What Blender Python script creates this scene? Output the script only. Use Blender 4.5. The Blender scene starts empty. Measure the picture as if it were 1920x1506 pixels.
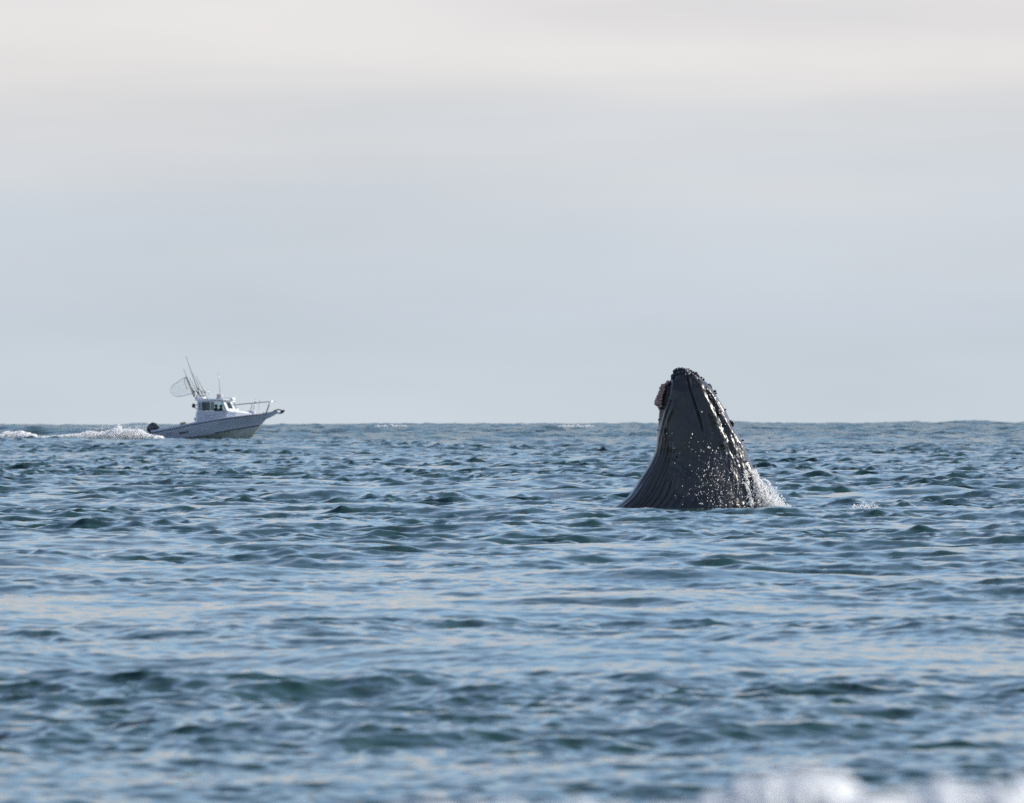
import bpy, bmesh, math, random
import numpy as np
from mathutils import Vector, Matrix, noise as mnoise

random.seed(7)
rng = np.random.default_rng(11)
S = bpy.context.scene
COL = S.collection
rad = math.radians

# ------------------------------------------------------------------ camera, sky, sun
F, CAMH, CX, HY = 16000.0, 1.98, 960.0, 786.0        # focal length in photo pixels, eye height over the sea
cam_d = bpy.data.cameras.new('camera')
cam = bpy.data.objects.new('camera', cam_d)
COL.objects.link(cam)
S.camera = cam
cam.location = (0, 0, CAMH)
cam_d.sensor_width = 36.0
cam_d.lens = 36.0 * F / 1920.0
pitch = math.atan((HY - 753.0) / F)
cam.rotation_euler = (rad(90) + pitch, rad(0.12), 0)
cam_d.clip_start = 0.5
cam_d.clip_end = 60000
cam_d.dof.use_dof = True
cam_d.dof.focus_distance = 193.0
cam_d.dof.aperture_fstop = 300.0 / 46.0

SUN_AZ, SUN_EL = rad(76), rad(32)                    # azimuth to the right of the view axis
sun_dir = Vector((math.sin(SUN_AZ) * math.cos(SUN_EL), math.cos(SUN_AZ) * math.cos(SUN_EL), math.sin(SUN_EL)))
sl = bpy.data.lights.new('sun', 'SUN')
sl.energy = 5.0
sl.angle = rad(0.6)
sl.color = (1.0, 0.93, 0.82)
sun = bpy.data.objects.new('sun', sl)
COL.objects.link(sun)
sun.rotation_euler = sun_dir.to_track_quat('Z', 'Y').to_euler()

W = bpy.data.worlds.new('World')
S.world = W
W.use_nodes = True
nt = W.node_tree
nt.nodes.clear()
N = nt.nodes.new
def L(a, b): nt.links.new(a, b)
out = N('ShaderNodeOutputWorld')
sky = N('ShaderNodeTexSky')
sky.sky_type = 'NISHITA'
sky.sun_disc = False
sky.sun_elevation = SUN_EL
sky.sun_rotation = SUN_AZ
sky.dust_density = 0.4
sky.air_density = 1.0
sky.ozone_density = 4.0
bg_sky = N('ShaderNodeBackground'); bg_sky.inputs[1].default_value = 0.15
L(sky.outputs[0], bg_sky.inputs[0])
tc = N('ShaderNodeTexCoord')
sep = N('ShaderNodeSeparateXYZ'); L(tc.outputs['Generated'], sep.inputs[0])
asin = N('ShaderNodeMath'); asin.operation = 'ARCSINE'; L(sep.outputs[2], asin.inputs[0])
deg = N('ShaderNodeMath'); deg.operation = 'MULTIPLY'; deg.inputs[1].default_value = 57.2958; L(asin.outputs[0], deg.inputs[0])
# low cloud sheets: streaky noise stretched along the horizon
mp = N('ShaderNodeMapping'); mp.inputs['Scale'].default_value = (9, 9, 95); L(tc.outputs['Generated'], mp.inputs[0])
nz = N('ShaderNodeTexNoise'); nz.inputs['Scale'].default_value = 1.0; nz.inputs['Detail'].default_value = 4; nz.inputs['Roughness'].default_value = 0.5
L(mp.outputs[0], nz.inputs['Vector'])
mad = N('ShaderNodeMath'); mad.operation = 'MULTIPLY_ADD'; L(nz.outputs[0], mad.inputs[0]); mad.inputs[1].default_value = 1.4
sub = N('ShaderNodeMath'); sub.operation = 'SUBTRACT'; L(deg.outputs[0], sub.inputs[0]); sub.inputs[1].default_value = 0.62
L(sub.outputs[0], mad.inputs[2])
dv = N('ShaderNodeMath'); dv.operation = 'DIVIDE'; L(mad.outputs[0], dv.inputs[0]); dv.inputs[1].default_value = 16.0
ramp = N('ShaderNodeValToRGB'); L(dv.outputs[0], ramp.inputs[0])
def lin(r, g, b): return tuple(((c / 255) / 12.92 if c / 255 < .04045 else ((c / 255 + .055) / 1.055) ** 2.4) for c in (r, g, b)) + (1,)
stops = [(0.0, (203, 212, 220)), (0.5, (194, 206, 215)), (1.0, (199, 207, 217)), (1.6, (204, 211, 218)), (2.05, (214, 216, 219)),
         (2.35, (226, 224, 223)), (2.7, (231, 228, 227)), (3.1, (218, 217, 219)), (4.2, (206, 210, 218)), (6.0, (212, 213, 216)), (9.0, (206, 210, 218)), (14.0, (212, 214, 219))]
els = ramp.color_ramp.elements
while len(els) > 1: els.remove(els[-1])
els[0].position = 0; els[0].color = lin(*stops[0][1])
for p, c in stops[1:]:
    e = els.new(p / 16.0); e.color = lin(*c)
ramp.color_ramp.interpolation = 'B_SPLINE'
bg_cl = N('ShaderNodeBackground'); bg_cl.inputs[1].default_value = 0.806
# soft tonal mottling of the cloud sheet
mp2 = N('ShaderNodeMapping'); mp2.inputs['Scale'].default_value = (14, 14, 60); mp2.inputs['Location'].default_value = (3, 1, 7); L(tc.outputs['Generated'], mp2.inputs[0])
nz2 = N('ShaderNodeTexNoise'); nz2.inputs['Scale'].default_value = 1.0; nz2.inputs['Detail'].default_value = 5; L(mp2.outputs[0], nz2.inputs['Vector'])
mr2 = N('ShaderNodeMapRange'); L(nz2.outputs[0], mr2.inputs[0]); mr2.inputs[1].default_value = 0.25; mr2.inputs[2].default_value = 0.75; mr2.inputs[3].default_value = 0.95; mr2.inputs[4].default_value = 1.05
mul = N('ShaderNodeMix'); mul.data_type = 'RGBA'; mul.blend_type = 'MULTIPLY'; mul.inputs[0].default_value = 1.0
L(ramp.outputs[0], mul.inputs[6]); L(mr2.outputs[0], mul.inputs[7]); L(mul.outputs[2], bg_cl.inputs[0])
# cover: closed low down, breaking into blue higher up
mp3 = N('ShaderNodeMapping'); mp3.inputs['Scale'].default_value = (3.2, 3.2, 9); L(tc.outputs['Generated'], mp3.inputs[0])
nz3 = N('ShaderNodeTexNoise'); nz3.inputs['Scale'].default_value = 1.6; nz3.inputs['Detail'].default_value = 6; nz3.inputs['Roughness'].default_value = .55; L(mp3.outputs[0], nz3.inputs['Vector'])
thr = N('ShaderNodeMapRange'); L(deg.outputs[0], thr.inputs[0]); thr.inputs[1].default_value = 3.6; thr.inputs[2].default_value = 7.5; thr.inputs[3].default_value = 0.0; thr.inputs[4].default_value = 0.60
df = N('ShaderNodeMath'); df.operation = 'SUBTRACT'; L(nz3.outputs[0], df.inputs[0]); L(thr.outputs[0], df.inputs[1])
cov = N('ShaderNodeMapRange'); cov.interpolation_type = 'SMOOTHSTEP'; L(df.outputs[0], cov.inputs[0]); cov.inputs[1].default_value = -0.10; cov.inputs[2].default_value = 0.14; cov.inputs[3].default_value = 0.08
ms = N('ShaderNodeMixShader'); L(cov.outputs[0], ms.inputs[0]); L(bg_sky.outputs[0], ms.inputs[1]); L(bg_cl.outputs[0], ms.inputs[2])
L(ms.outputs[0], out.inputs[0])

S.view_settings.view_transform = 'Standard'
S.view_settings.look = 'None'
S.view_settings.exposure = 0.33
S.view_settings.gamma = 1.0
S.view_settings.use_curve_mapping = False
S.cycles.use_denoising = False
S.cycles.max_bounces = 26
S.cycles.diffuse_bounces = 24
S.cycles.glossy_bounces = 4
S.cycles.transmission_bounces = 24
S.cycles.transparent_max_bounces = 12

# ------------------------------------------------------------------ helpers
def wx(px, d): return (px - CX) / F * d
def wz(py, d): return CAMH - (py - HY) / F * d

def tag(o, label=None, cat=None, group=None, kind=None):
    if label: o['label'] = label
    if cat: o['category'] = cat
    if group: o['group'] = group
    if kind: o['kind'] = kind
    return o

def empty(name, loc, rz=0.0):
    o = bpy.data.objects.new(name, None)
    COL.objects.link(o)
    o.location = loc; o.rotation_euler = (0, 0, rz); o.empty_display_size = 0.2
    return o

def link(name, me, parent=None, loc=None):
    o = bpy.data.objects.new(name, me)
    COL.objects.link(o)
    if parent: o.parent = parent
    if loc is not None: o.location = loc
    return o

def mesh_np(name, V, Fq, mats, smooth=True, midx=None):
    """fast mesh from numpy vertex (n,3) and face (m,k) arrays"""
    me = bpy.data.meshes.new(name)
    V = np.asarray(V, np.float32); Fq = np.asarray(Fq, np.int32)
    k = Fq.shape[1]
    me.vertices.add(len(V)); me.vertices.foreach_set('co', V.ravel())
    me.loops.add(Fq.size); me.loops.foreach_set('vertex_index', Fq.ravel())
    me.polygons.add(len(Fq))
    me.polygons.foreach_set('loop_start', np.arange(0, Fq.size, k, dtype=np.int32))
    me.polygons.foreach_set('use_smooth', np.full(len(Fq), smooth))
    for m in (mats if isinstance(mats, (list, tuple)) else [mats]): me.materials.append(m)
    if midx is not None: me.polygons.foreach_set('material_index', np.asarray(midx, np.int32))
    me.update(calc_edges=True)
    return me

class MB:
    """collects simple shapes; build() links them as ONE mesh object"""
    def __init__(s): s.bm = bmesh.new()
    def prism(s, pts, y0, y1, bev=0.0):
        """polygon in the XZ plane pushed from y0 to y1"""
        b = s.bm
        a = [b.verts.new((x, y0, z)) for x, z in pts]; c = [b.verts.new((x, y1, z)) for x, z in pts]
        n = len(pts); fs = [b.faces.new(a), b.faces.new(c[::-1])]
        for i in range(n): fs.append(b.faces.new((a[i], c[i], c[(i + 1) % n], a[(i + 1) % n])))
        if bev:
            es = list({e for f in fs for e in f.edges})
            bmesh.ops.bevel(b, geom=es, offset=bev, segments=2, affect='EDGES', profile=.6)
        return s
    def box(s, x0, x1, y0, y1, z0, z1, bev=0.0):
        return s.prism([(x0, z0), (x1, z0), (x1, z1), (x0, z1)], y0, y1, bev)
    def panel(s, q, t):
        """four corner points, thickened by t along the normal"""
        b = s.bm; q = [Vector(p) for p in q]
        n = (q[1] - q[0]).cross(q[3] - q[0]).normalized() * t
        a = [b.verts.new(p) for p in q]; c = [b.verts.new(p + n) for p in q]
        b.faces.new(a); b.faces.new(c[::-1])
        for i in range(4): b.faces.new((a[i], c[i], c[(i + 1) % 4], a[(i + 1) % 4]))
        return s
    def tube(s, pts, r, r2=None, seg=8):
        b = s.bm; pts = [Vector(p) for p in pts]; n = len(pts); rings = []
        up = Vector((0, 0, 1))
        for i, p in enumerate(pts):
            t = (pts[min(i + 1, n - 1)] - pts[max(i - 1, 0)]).normalized()
            u = t.cross(Vector((0.13, 1, 0.07))).normalized(); v = t.cross(u)
            rr = r if r2 is None else r + (r2 - r) * i / (n - 1)
            rings.append([b.verts.new(p + (u * math.cos(2 * math.pi * k / seg) + v * math.sin(2 * math.pi * k / seg)) * rr) for k in range(seg)])
        for i in range(n - 1):
            for k in range(seg):
                b.faces.new((rings[i][k], rings[i][(k + 1) % seg], rings[i + 1][(k + 1) % seg], rings[i + 1][k]))
        b.faces.new(rings[0][::-1]); b.faces.new(rings[-1])
        return s
    def lathe(s, prof, c, axis='Z', seg=20):
        """prof: (radius, height) pairs"""
        b = s.bm; rings = []
        for r, h in prof:
            ring = []
            for k in range(seg):
                a = 2 * math.pi * k / seg
                p = (r * math.cos(a), r * math.sin(a), h)
                if axis == 'Y': p = (p[0], p[2], p[1])
                if axis == 'X': p = (p[2], p[0], p[1])
                ring.append(b.verts.new(Vector(c) + Vector(p)))
            rings.append(ring)
        for i in range(len(rings) - 1):
            for k in range(seg):
                b.faces.new((rings[i][k], rings[i][(k + 1) % seg], rings[i + 1][(k + 1) % seg], rings[i + 1][k]))
        b.faces.new(rings[0][::-1]); b.faces.new(rings[-1])
        return s
    def build(s, name, m, parent=None, smooth=False):
        bmesh.ops.recalc_face_normals(s.bm, faces=s.bm.faces)
        me = bpy.data.meshes.new(name); s.bm.to_mesh(me); s.bm.free()
        me.materials.append(m)
        if smooth:
            for p in me.polygons: p.use_smooth = True
        return link(name, me, parent)

def mat(name, col, rough=.5, metal=0.0, var=0.0, vscale=6.0, bump=0.0, bscale=30.0, coat=0.0, spec=.5):
    m = bpy.data.materials.new(name); m.use_nodes = True
    t = m.node_tree; p = t.nodes['Principled BSDF']
    p.inputs['Base Color'].default_value = (*col, 1); p.inputs['Roughness'].default_value = rough
    p.inputs['Metallic'].default_value = metal; p.inputs['Coat Weight'].default_value = coat
    p.inputs['Specular IOR Level'].default_value = spec
    co = t.nodes.new('ShaderNodeTexCoord')
    if var:
        n = t.nodes.new('ShaderNodeTexNoise'); n.inputs['Scale'].default_value = vscale; n.inputs['Detail'].default_value = 5
        t.links.new(co.outputs['Object'], n.inputs['Vector'])
        r = t.nodes.new('ShaderNodeMapRange'); r.inputs[1].default_value = .3; r.inputs[2].default_value = .7; r.inputs[3].default_value = 1 - var; r.inputs[4].default_value = 1 + var
        t.links.new(n.outputs[0], r.inputs[0])
        x = t.nodes.new('ShaderNodeMix'); x.data_type = 'RGBA'; x.blend_type = 'MULTIPLY'; x.inputs[0].default_value = 1; x.inputs[6].default_value = (*col, 1)
        t.links.new(r.outputs[0], x.inputs[7]); t.links.new(x.outputs[2], p.inputs['Base Color'])
    if bump:
        n = t.nodes.new('ShaderNodeTexNoise'); n.inputs['Scale'].default_value = bscale; n.inputs['Detail'].default_value = 4
        t.links.new(co.outputs['Object'], n.inputs['Vector'])
        b = t.nodes.new('ShaderNodeBump'); b.inputs['Strength'].default_value = bump; b.inputs['Distance'].default_value = .02
        t.links.new(n.outputs[0], b.inputs['Height']); t.links.new(b.outputs[0], p.inputs['Normal'])
    return m

# ------------------------------------------------------------------ the sea
def spectrum_tile(n, size, lmin, lmax, C, seed, spread, wind=rad(-97)):
    """FFT tile of a k^-4 sea; returns height and the two horizontal displacements"""
    g = np.random.default_rng(seed)
    dk = 2 * np.pi / size
    k1 = np.fft.fftfreq(n, 1.0 / n) * dk
    kx, ky = np.meshgrid(k1, k1, indexing='ij')
    k = np.hypot(kx, ky); k[0, 0] = 1
    th = np.arctan2(ky, kx)
    D = np.abs(np.cos((th - wind) / 2)) ** (2 * spread) + 0.10
    D /= np.mean(D) * 2 * np.pi
    E = C * k ** -4.0 * D
    lo, hi = 2 * np.pi / lmax, 2 * np.pi / lmin
    E *= np.where((k >= lo) & (k <= hi), 1, 0)
    E[0, 0] = 0
    A = np.sqrt(E / 2) * dk * (g.standard_normal((n, n)) + 1j * g.standard_normal((n, n)))
    ff = lambda H: np.real(np.fft.ifft2(H) * n * n).astype(np.float32) * math.sqrt(2)
    return ff(A), ff(1j * kx / k * A), ff(1j * ky / k * A), size, n

def sample(tile, x, y, comp=(0, 1, 2)):
    size, n = tile[3], tile[4]
    u = (x / size * n) % n; v = (y / size * n) % n
    i = np.floor(u).astype(np.int64); j = np.floor(v).astype(np.int64)
    fu = (u - i).astype(np.float32); fv = (v - j).astype(np.float32)
    i %= n; j %= n; i2 = (i + 1) % n; j2 = (j + 1) % n
    res = []
    for c in comp:
        a = tile[c]
        res.append((a[i, j] * (1 - fu) + a[i2, j] * fu) * (1 - fv) + (a[i, j2] * (1 - fu) + a[i2, j2] * fu) * fv)
    return res

CHOP = 1.0
TA = spectrum_tile(1024, 173.0, 1.8, 9.0, 0.0052, 3, 3.2)
TB = spectrum_tile(1024, 61.0, 0.40, 1.8, 0.0270, 5, 1.1)
TS = spectrum_tile(2048, 43.0, 0.11, 0.40, 0.0190, 8, .8)
TC = spectrum_tile(512, 1100.0, 9.0, 60.0, 0.0030, 6, 5.0)
TP = spectrum_tile(256, 330.0, 40.0, 160.0, 1.0, 9, 1.0)
TQ = spectrum_tile(512, 149.0, 5.0, 24.0, 1.0, 21, 1.0)
TQ = (TQ[0] / TQ[0].std(),) + TQ[1:]
TP = (TP[0] / TP[0].std(),) + TP[1:]

def surf_crest(x):
    """height of the shore breaker's crest along x"""
    return 0.85 + 0.10 * np.sin(x * 2.1 + .4) + 0.06 * np.sin(x * 5.3 + 1.0)

def sea(x, y):
    """displaced sea surface for flat points x, y"""
    d = np.hypot(x, y)
    hA, ax, ay = sample(TA, x, y)
    hB, bx, by = sample(TB, x, y)
    hS, sx, sy = sample(TS, x, y)
    patch = sample(TP, x, y, (0,))[0]
    env = 0.5 + 0.5 * np.tanh(1.1 * sample(TQ, x * .75, y, (0,))[0])
    gB = (0.82 + 0.14 * np.tanh(patch * 1.2)) * (.34 + 1.05 * env)
    gB = gB * np.clip(0.42 + d / 330, 0, 1.4)
    hC, cx_, cy_ = sample(TC, x, y)
    gC = np.clip((d - 430) / 500, 0, 1) + .3 * np.clip((d - 1500) / 1500, 0, 1)
    gA = np.clip(.36 + d / 330, 0, 1) + .8 * np.clip((d - 560) / 500, 0, 1)
    rid = np.exp(-((y - 522) / 14.0) ** 2) / (1 + np.exp((x + 2) / 4.5))
    gA = gA * (1 - .6 * rid)
    wl = np.exp(-((x - wx(1300, 193)) / 4.0) ** 2 - ((y - 190) / 10.0) ** 2)
    gA = gA * (1 - 0.8 * wl); gB = gB * (1 - 0.5 * wl)
    gS = .9 * (.82 + .16 * np.tanh(patch * 1.5)) * (.7 + .6 * env) * (1 - 0.25 * np.exp(-((d - 140) / 17.0) ** 2))
    z = hA * gA + hB * gB + hC * gC + hS * gS
    # wind pushes the crests forward: steep fronts towards the shore, long gentle backs
    X = x + CHOP * (ax * gA + bx * gB + sx * gS); Y = y + CHOP * (ay * gA + by * gB + sy * gS) - 1.5 * (hA * gA + hB * gB + hS * gS)
    z = z - .06 * wl
    # the swell that carries the boat
    z = z + 0.75 * np.exp(-((y - 518 - 0.05 * x) / 22.0) ** 2) / (1 + np.exp((x + 2) / 4.5))
    # breaker close to the shore
    z = z + surf_crest(x) * np.exp(-((y - 15.0) / np.where(y < 15.0, 0.8, 1.5)) ** 2) / (1 + np.exp(-(x + 1.2) / .5))
    z = z - d * d / (2 * 7.4e6)                        # the curve of the earth, with refraction: sets where the sea ends
    return X, Y, z

def rows():
    d = 10.0; r = []
    while d < 11000:
        r.append(d)
        if d < 36: s = .006 * d
        elif d < 620: s = .00112 * d
        elif d < 3000: s = .0033 * d
        else: s = .009 * d
        d += s
    return np.array(r)
R = rows()
core = np.linspace(-4.1, 4.1, 360)
side = 4.1 + (np.linspace(0, 1, 40)[1:] ** 2.2) * 44
ang = np.radians(np.concatenate([-side[::-1], core, side]))
# the near rows spread wider so that the shore side is covered as well
D_, A_ = np.meshgrid(R, ang, indexing='ij')
x0 = np.tan(A_) * D_ * (1 + 3.0 / D_); y0 = D_
X, Y, Z = sea(x0, y0)
nr, nc = D_.shape
idx = np.arange(nr * nc).reshape(nr, nc)
Q = np.stack([idx[:-1, :-1], idx[:-1, 1:], idx[1:, 1:], idx[1:, :-1]], -1).reshape(-1, 4)
mw = bpy.data.materials.new('sea_water'); mw.use_nodes = True
t = mw.node_tree; p = t.nodes['Principled BSDF']
p.inputs['Base Color'].default_value = (0.016, 0.046, 0.046, 1)
p.inputs['Roughness'].default_value = 0.05
p.inputs['IOR'].default_value = 1.333
co = t.nodes.new('ShaderNodeTexCoord')
mpn = t.nodes.new('ShaderNodeMapping'); mpn.inputs['Scale'].default_value = (0.75, 1, 1); t.links.new(co.outputs['Object'], mpn.inputs[0])
n1 = t.nodes.new('ShaderNodeTexNoise'); n1.inputs['Scale'].default_value = 5.5; n1.inputs['Detail'].default_value = 3; n1.inputs['Roughness'].default_value = .5
t.links.new(mpn.outputs[0], n1.inputs['Vector'])
b1 = t.nodes.new('ShaderNodeBump'); b1.inputs['Strength'].default_value = 0.45; b1.inputs['Distance'].default_value = .012
t.links.new(n1.outputs[0], b1.inputs['Height'])
# offshore the chop is finer than the mesh: carried by a relief that fades in with distance from the shore
n2 = t.nodes.new('ShaderNodeTexNoise'); n2.inputs['Scale'].default_value = .45; n2.inputs['Detail'].default_value = 4; n2.inputs['Roughness'].default_value = .55
t.links.new(mpn.outputs[0], n2.inputs['Vector'])
sx_ = t.nodes.new('ShaderNodeSeparateXYZ'); t.links.new(co.outputs['Object'], sx_.inputs[0])
fr_ = t.nodes.new('ShaderNodeMapRange'); fr_.inputs[1].default_value = 400; fr_.inputs[2].default_value = 900; t.links.new(sx_.outputs[1], fr_.inputs[0])
b2 = t.nodes.new('ShaderNodeBump'); b2.inputs['Distance'].default_value = 1.4
t.links.new(fr_.outputs[0], b2.inputs['Strength']); t.links.new(n2.outputs[0], b2.inputs['Height']); t.links.new(b1.outputs[0], b2.inputs['Normal'])
t.links.new(b2.outputs[0], p.inputs['Normal'])
ro_ = t.nodes.new('ShaderNodeMapRange'); ro_.inputs[1].default_value = 350; ro_.inputs[2].default_value = 900; ro_.inputs[3].default_value = .05; ro_.inputs[4].default_value = .15
t.links.new(sx_.outputs[1], ro_.inputs[0]); t.links.new(ro_.outputs[0], p.inputs['Roughness'])   # ripples too fine to draw far out widen the gloss
water = link('sea', mesh_np('sea', np.stack([X, Y, Z], -1).reshape(-1, 3), Q, mw))
tag(water, 'choppy blue green sea reaching to the horizon', kind='structure')

# ------------------------------------------------------------------ droplets, foam
def ico(sub):
    b = bmesh.new(); bmesh.ops.create_icosphere(b, subdivisions=sub, radius=1)
    v = np.array([p.co[:] for p in b.verts]); f = np.array([[q.index for q in g.verts] for g in b.faces]); b.free()
    return v, f
ICO1, ICO2 = ico(1), ico(2)
def foam_material(name, col, trans, rough=.6):
    m = bpy.data.materials.new(name); m.use_nodes = True
    t = m.node_tree; p = t.nodes['Principled BSDF']
    n = t.nodes.new('ShaderNodeTexNoise'); n.inputs['Scale'].default_value = 9; n.inputs['Detail'].default_value = 4
    co = t.nodes.new('ShaderNodeTexCoord'); t.links.new(co.outputs['Object'], n.inputs['Vector'])
    r = t.nodes.new('ShaderNodeMapRange'); r.inputs[1].default_value = .3; r.inputs[2].default_value = .7; r.inputs[3].default_value = .97; r.inputs[4].default_value = 1.02
    t.links.new(n.outputs[0], r.inputs[0])
    x = t.nodes.new('ShaderNodeMix'); x.data_type = 'RGBA'; x.blend_type = 'MULTIPLY'; x.inputs[0].default_value = 1; x.inputs[6].default_value = (*col, 1)
    t.links.new(r.outputs[0], x.inputs[7]); t.links.new(x.outputs[2], p.inputs['Base Color'])
    p.inputs['Roughness'].default_value = rough
    tr = t.nodes.new('ShaderNodeBsdfTranslucent'); t.links.new(x.outputs[2], tr.inputs[0])
    mx = t.nodes.new('ShaderNodeMixShader'); mx.inputs[0].default_value = trans
    t.links.new(p.outputs[0], mx.inputs[1]); t.links.new(tr.outputs[0], mx.inputs[2])
    t.links.new(mx.outputs[0], t.nodes['Material Output'].inputs[0])
    return m
M_spray = foam_material('spray_white', (.95, .95, .95), .82, .25)
M_wake = foam_material('wake_white', (.97, .97, .97), .8, .5)
M_foam = foam_material('foam_white', (.70, .72, .74), .3)

def blobs(name, P, r, m, stretch=None, base=ICO1, parent=None):
    """many small drops as one mesh; P (n,3), r (n,), stretch (n,3) optional"""
    P = np.asarray(P); r = np.asarray(r); n = len(P)
    bv, bf = base
    sc = np.ones((n, 3)) if stretch is None else np.asarray(stretch)
    V = bv[None] * sc[:, None, :] * r[:, None, None] + P[:, None, :]
    Fc = bf[None] + (np.arange(n) * len(bv))[:, None, None]
    return link(name, mesh_np(name, V.reshape(-1, 3), Fc.reshape(-1, 3), m), parent)

# ------------------------------------------------------------------ the whale
WD = 193.0
def ZP(zx, zy): return 1140 + zx / 5.02, 670 + zy / 5.02          # enlarged study crop -> photo pixels
def WP(zx, zy):
    px, py = ZP(zx, zy); return wx(px, WD), wz(py, WD)
left = [(672, 104), (640, 113), (622, 140), (604, 172), (598, 205), (585, 228), (556, 245), (528, 300), (506, 380), (492, 450), (486, 500), (482, 560), (476, 640), (470, 700),
        (464, 800), (444, 900), (412, 970), (378, 1035), (332, 1105), (292, 1165), (243, 1245), (190, 1315), (130, 1368), (72, 1410), (-40, 1480), (-160, 1600), (-220, 1760), (-240, 1960)]
right = [(690, 104), (762, 120), (800, 140), (848, 170), (890, 205), (925, 235), (968, 272), (1008, 330), (1058, 420), (1108, 502), (1150, 590), (1183, 650), (1238, 750),
         (1275, 812), (1325, 930), (1368, 1040), (1418, 1140), (1476, 1270), (1530, 1410), (1570, 1520), (1620, 1700), (1650, 1960)]
lp = np.array([WP(*q) for q in left]); rp = np.array([WP(*q) for q in right])
NV, NP = 330, 420
ztop = lp[0, 1]; zbot = WP(0, 1960)[1]
zv = ztop - (ztop - zbot) * np.linspace(0, 1, NV) ** 1.15
def smooth_interp(z, p):
    o = np.argsort(p[:, 1]); q = np.interp(z, p[o, 1], p[o, 0]); return q
def sm(a, w):
    k = np.hanning(w + 2)[1:-1]; k /= k.sum(); return np.convolve(np.pad(a, w // 2, mode='edge'), k, 'valid')
Lx = sm(smooth_interp(zv, lp), 5); Rx = sm(smooth_interp(zv, rp), 7)
Rx[0] = max(Rx[0], Lx[0] + .05)
cen = (Lx + Rx) / 2; half = (Rx - Lx) / 2
dep = 0.80 * half * (1 - .25 * np.clip((ztop - zv) / 4, 0, 1)) + 0.02
YC = WD + 0.35 + 0.30 * np.clip((ztop - zv) / 3.2, 0, 1.2)            # the head leans a little away from the shore
ph = np.linspace(-math.pi, math.pi, NP, endpoint=False)
ce, se = np.cos(ph), np.sin(ph)
ex = 2.0 / 2.35
ux = np.sign(se) * np.abs(se) ** ex; uy = -np.sign(ce) * np.abs(ce) ** ex
VX = cen[:, None] + half[:, None] * ux[None]; VY = YC[:, None] + dep[:, None] * uy[None]
VZ = np.repeat(zv[:, None], NP, 1)
PXz = ((VX / WD * F + CX) - 1140) * 5.02                              # back into study-crop units for the surface features
PYz = ((CAMH - VZ) * F / WD + HY - 670) * 5.02
front = np.clip(-uy[None] * 1.6 + .15, 0, 1)
def dist_line(pts):
    best = np.full(PXz.shape, 1e9); par = np.zeros(PXz.shape); sgn = np.zeros(PXz.shape)
    n = len(pts) - 1
    for i in range(n):
        (x1, y1), (x2, y2) = pts[i], pts[i + 1]
        dx, dy = x2 - x1, y2 - y1; l2 = dx * dx + dy * dy
        tt = np.clip(((PXz - x1) * dx + (PYz - y1) * dy) / l2, 0, 1)
        d2 = np.hypot(PXz - x1 - tt * dx, PYz - y1 - tt * dy)
        side_ = (PXz - x1) * dy - (PYz - y1) * dx
        b = d2 < best
        best[b] = d2[b]; par[b] = ((i + tt) / n)[b]; sgn[b] = np.sign(side_[b])
    return best, par, sgn
disp = np.zeros(PXz.shape)
def groove(pts, w, depth, f0=.05, f1=.12):
    global disp
    d, pr, _ = dist_line(pts)
    fade = np.clip(pr / f0, 0, 1) * np.clip((1 - pr) / f1, 0, 1)
    disp -= depth * np.exp(-(d / w) ** 2) * fade * front
def ridge(pts, w, h, f0=.08, f1=.15): groove(pts, w, -h, f0, f1)
# lip line with the far jaw set back behind it
lipA = [(606, 205), (602, 290), (578, 385), (548, 480), (520, 590), (492, 690), (468, 800), (446, 915)]
d, pr, sg = dist_line(lipA)
behind = 1 / (1 + np.exp(np.clip(d * np.where(sg > 0, 1, -1), -400, 400) / 4.0))
ok = np.clip((PYz - 190) / 30, 0, 1) * np.clip((880 - PYz) / 350, 0, 1)
yback = 0.20 * behind * ok * front
ridge(lipA, 11, .030, .03, .3)
groove([(590, 420), (556, 520), (516, 650), (492, 780), (470, 905), (420, 1010), (330, 1160), (225, 1300)], 8, .030)
ridge([(640, 400), (600, 500), (560, 600), (530, 720)], 13, .020)
# throat pleats fanning down the left side
tt_ = (VX - Lx[:, None]) / (Rx - Lx)[:, None]
for k, (tq, y0_) in enumerate([(.03, 700), (.06, 600), (.095, 560), (.13, 640), (.165, 760), (.205, 860), (.25, 930), (.30, 1010), (.355, 1080), (.415, 1150), (.475, 1210)]):
    wv = .010 + .0012 * k
    f = np.clip((PYz - y0_) / 260, 0, 1) * (1 - .07 * k)
    wob = .004 * np.sin(PYz / 130 + k * 1.7)
    disp -= (.055 + .012 * min(k, 4)) * f * np.exp(-((tt_ - tq - wob) / wv) ** 2) * front
# chin groove and the creases of the right side
groove([(738, 150), (750, 200), (764, 275), (800, 390), (836, 505), (872, 625), (908, 780)], 8, .045, .03, .10)
ridge([(760, 180), (780, 270), (818, 390), (852, 500), (886, 610)], 10, .012)
ridge([(835, 225), (885, 320), (935, 430), (985, 560), (1030, 665), (1072, 765), (1096, 870)], 34, .045)
groove([(905, 300), (955, 380), (1005, 470), (1045, 545), (1090, 660), (1130, 780), (1165, 900), (1235, 1020)], 15, .030)
ridge([(900, 255), (960, 345), (1020, 435), (1062, 520), (1105, 615), (1155, 690), (1205, 750), (1262, 845), (1298, 960)], 22, .045)
groove([(1000, 360), (1060, 450), (1110, 560), (1165, 650), (1220, 720)], 12, .040)
ridge([(1160, 880), (1195, 950), (1232, 1015)], 8, .018)
ridge([(1262, 1010), (1275, 1120), (1305, 1235), (1325, 1330), (1345, 1420)], 20, .045)
groove([(1300, 980), (1322, 1100), (1360, 1230), (1400, 1400)], 18, .05)
ridge([(1345, 1080), (1385, 1180), (1430, 1300), (1470, 1420)], 22, .04)
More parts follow.
